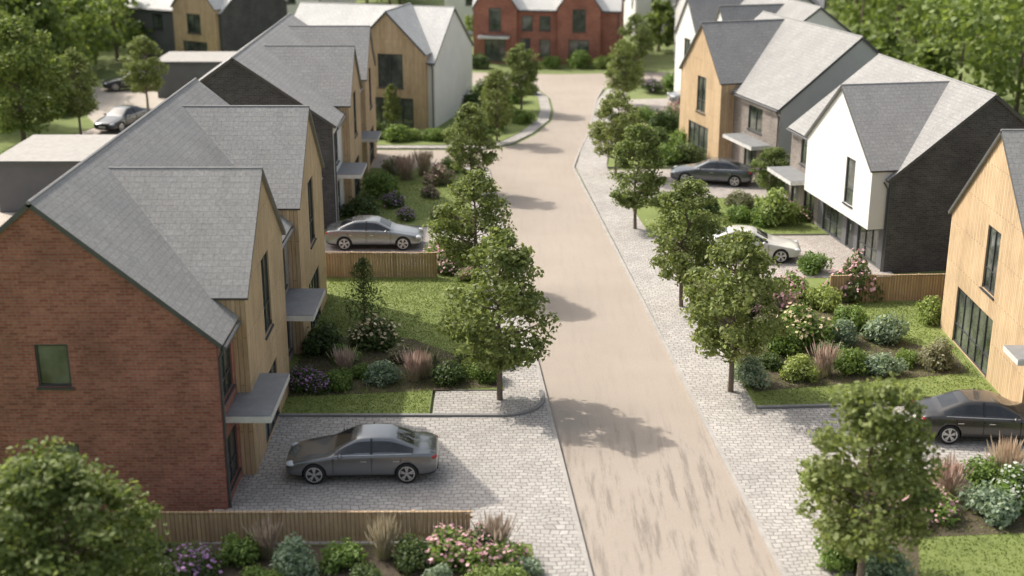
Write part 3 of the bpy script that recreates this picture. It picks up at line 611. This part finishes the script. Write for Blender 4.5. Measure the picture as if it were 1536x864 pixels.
def car(x,y,rot,paint,rough=.25,metal=.6):
    e=empty('parked_car',(x,y,.10)); e.rotation_euler=(0,0,math.radians(rot))
    pm=mat_simple('car_paint',paint,rough,metal,var=.03,coat=.8)
    def add(o): o.parent=e; return o
    def link(name,me): o=bpy.data.objects.new(name,me); S.collection.objects.link(o); return add(o)
    vs=[];fs=[];ms=[]; K=9
    for (X,zl,wb,zb,wl,zt,wt) in ST:
        half=[(0,zl),(wb*.82,zl),(wb*.98,zl+.10),(wb,(zl+zb)/2+.02),(wl,zb-.03),(wl-.035,zb+.012),(wt+.02,zt-.045),(wt-.05,zt-.012),(0,zt+.01)]
        ring=[(X,-p[0],p[1]) for p in half]+[(X,p[0],p[1]) for p in half[-2:0:-1]]
        vs+=ring
    R=2*K-2
    for i in range(len(ST)-1):
        x0=ST[i][0]
        for j in range(R):
            k=j if j<K-1 else R-1-j
            fs.append((i*R+j,i*R+(j+1)%R,(i+1)*R+(j+1)%R,(i+1)*R+j))
            m=0
            if k==5 and -.93<=x0<1.7: m=1
            if k==7 and (-.93<=x0<-.2 or 1.0<=x0<1.7): m=1
            if k==0 or (k==1): m=2
            ms.append(m)
    fs.append(tuple(range(R))[::-1]); ms.append(0); fs.append(tuple((len(ST)-1)*R+j for j in range(R))); ms.append(0)
    me=bpy.data.meshes.new('body'); me.from_pydata(vs,[],fs)
    for m in (pm,cglass,blackp): me.materials.append(m)
    me.polygons.foreach_set('material_index',ms); me.polygons.foreach_set('use_smooth',[True]*len(fs)); me.update()
    import bmesh
    bm=bmesh.new(); bm.from_mesh(me); bmesh.ops.recalc_face_normals(bm,faces=bm.faces); bm.to_mesh(me); bm.free()
    body=bpy.data.objects.new('body',me); S.collection.objects.link(body)
    sub=body.modifiers.new('s','SUBSURF'); sub.levels=2; sub.render_levels=2
    cm=bpy.data.meshes.new('cut'); cb2=bmesh.new()
    for wx in (-1.43,1.40):
        for sy in (-1,1):
            bmesh.ops.create_cone(cb2,cap_ends=True,segments=28,radius1=.375,radius2=.375,depth=.7,matrix=Matrix.Translation((wx,sy*.99,.34))@Matrix.Rotation(math.pi/2,4,'X'))
    cb2.to_mesh(cm); cb2.free(); cm.materials.append(blackp); cut=bpy.data.objects.new('cut',cm); S.collection.objects.link(cut)
    bo=body.modifiers.new('b','BOOLEAN'); bo.operation='DIFFERENCE'; bo.object=cut; bo.solver='EXACT'
    try: bo.material_mode='TRANSFER'
    except Exception: pass
    bpy.context.view_layer.update(); dg=bpy.context.evaluated_depsgraph_get()
    nm=bpy.data.meshes.new_from_object(body.evaluated_get(dg)); body.modifiers.clear(); body.data=nm
    bpy.data.objects.remove(cut); add(body)
    for i,(wx,sy) in enumerate([(a,b) for a in (-1.43,1.40) for b in (-1,1)]):
        w=MB(); ys=[.70,.72,.88,.905]; rs=[.30,.335,.335,.30]
        w.tube([(wx,sy*a,.34) for a in ys],rs,26,0)
        w.tube([(wx,sy*.80,.34),(wx,sy*.907,.34)],[.235,.245],26,2,True)
        w.tube([(wx,sy*.80,.34),(wx,sy*.918,.34)],[.06,.055],12,1)
        for k in range(5):
            for dd in (-.17,.17):
                a=k*2*math.pi/5+.3; t=V((math.cos(a+dd),0,math.sin(a+dd)))
                c0=V((wx,sy*.913,.34)); r0=c0+V((math.cos(a),0,math.sin(a)))*.04; r1=c0+t*.24; pz=V((-math.sin(a+dd),0,math.cos(a+dd)))*.022
                w.poly([r0-pz,r0+pz,r1+pz,r1-pz],None,1)
        n=26; rr=[(wx+.25*math.cos(2*math.pi*k/n),sy*.911,.34+.25*math.sin(2*math.pi*k/n)) for k in range(n)]; ro=[(wx+.218*math.cos(2*math.pi*k/n),sy*.914,.34+.218*math.sin(2*math.pi*k/n)) for k in range(n)]
        for k in range(n): w.poly([rr[k],rr[(k+1)%n],ro[(k+1)%n],ro[k]],None,1)
        link('wheel',w.mesh('wheel',[tyre,rim,blackp]))
    def blob(name,c,s,m,rz=0):
        bm=bmesh.new(); bmesh.ops.create_uvsphere(bm,u_segments=12,v_segments=8,radius=1,matrix=Matrix.Translation(c)@Matrix.Rotation(rz,4,'Z')@Matrix.Diagonal((*s,1)))
        me=bpy.data.meshes.new(name); bm.to_mesh(me); bm.free(); me.materials.append(m); me.polygons.foreach_set('use_smooth',[True]*len(me.polygons)); link(name,me)
    for sy in (-1,1):
        blob('headlight',(-2.13,sy*.66,.63),(.20,.17,.07),headl,sy*-.45)
        blob('tail_light',(2.20,sy*.64,.83),(.13,.20,.065),redl,sy*-.35)
        blob('wing_mirror',(-.62,sy*1.0,.98),(.07,.11,.07),pm)
        d=MB()
        for hx in (-.02,.98): d.box(WP,(hx,sy*.90-.03,.76),(hx+.2,sy*.90+.03,.785))
        link('door_handles',d.mesh('door_handles',[chrome]))
        d=MB()
        for hx in (-.85,.33,1.22): d.box(WP,(hx,sy*.905-.022,.34),(hx+.012,sy*.905+.022,.88))
        link('door_gaps',d.mesh('door_gaps',[blackp]))
        d=MB(); d.tube([(-.80,sy*.868,.945),(.3,sy*.872,.965),(1.55,sy*.858,.985)],[.013,.013,.013],5); link('window_trim',d.mesh('window_trim',[chrome]))
        px=.33
        d=MB(); d.poly([(px-.035,sy*.862,.955),(px+.035,sy*.862,.955),(px+.025,sy*.60,1.40),(px-.025,sy*.60,1.40)]); link('b_pillar',d.mesh('b_pillar',[blackp]))
    g=MB(); g.box(WP,(-2.36,-.42,.36),(-2.25,.42,.54)); g.box(WP,(2.25,-.5,.3),(2.35,.5,.42)); link('grille',g.mesh('grille',[blackp]))
    g=MB(); g.box(WP,(-2.38,-.26,.40),(-2.362,.26,.50)); g.box(WP,(2.352,-.26,.56),(2.375,.26,.67)); link('number_plates',g.mesh('number_plates',[mat_simple('plate',(.7,.7,.62),.5)]))
    return e
car(-4.65,37.85,1.5,(.19,.20,.21))
car(-6.7,62.7,180,(.27,.28,.28))
car(15.75,40.6,176,(.075,.07,.066))
car(11.3,60.8,172,(.62,.60,.55),.35,.2)
car(11.6,75.6,-14,(.13,.14,.15))
car(-27.0,91.5,70,(.06,.065,.07))
car(-30.5,107,20,(.05,.055,.06))
car(14.2,100.8,8,(.3,.3,.3))

# ------------------------------------------------------------------ light, sky, camera
sd=V((.84,-.58,-1.0)).normalized()
sl=bpy.data.lights.new('sun','SUN'); sl.energy=4.1; sl.angle=math.radians(.9); sl.color=(1,.935,.83)
so=bpy.data.objects.new('sun',sl); S.collection.objects.link(so); so.rotation_euler=sd.to_track_quat('-Z','Y').to_euler(); so.location=(-40,30,50)
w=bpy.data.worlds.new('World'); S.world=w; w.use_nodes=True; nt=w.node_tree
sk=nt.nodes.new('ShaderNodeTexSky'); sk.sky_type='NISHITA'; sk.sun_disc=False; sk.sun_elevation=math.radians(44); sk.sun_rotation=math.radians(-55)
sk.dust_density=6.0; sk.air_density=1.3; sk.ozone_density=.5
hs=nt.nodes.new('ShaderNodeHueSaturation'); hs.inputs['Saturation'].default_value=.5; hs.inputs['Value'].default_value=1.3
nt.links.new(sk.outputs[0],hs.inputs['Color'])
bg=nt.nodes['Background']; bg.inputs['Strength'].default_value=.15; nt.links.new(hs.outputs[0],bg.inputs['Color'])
S.view_settings.view_transform='Standard'; S.view_settings.look='None'; S.view_settings.exposure=0
cd=bpy.data.cameras.new('camera'); co=bpy.data.objects.new('camera',cd); S.collection.objects.link(co); S.camera=co
co.location=(0,0,18.74); co.rotation_euler=(math.radians(90-18.39),0,0); cd.lens=46.88; cd.sensor_width=36; cd.clip_end=3000; cd.clip_start=.5
cd.dof.use_dof=True; cd.dof.focus_distance=50; cd.dof.aperture_fstop=.26
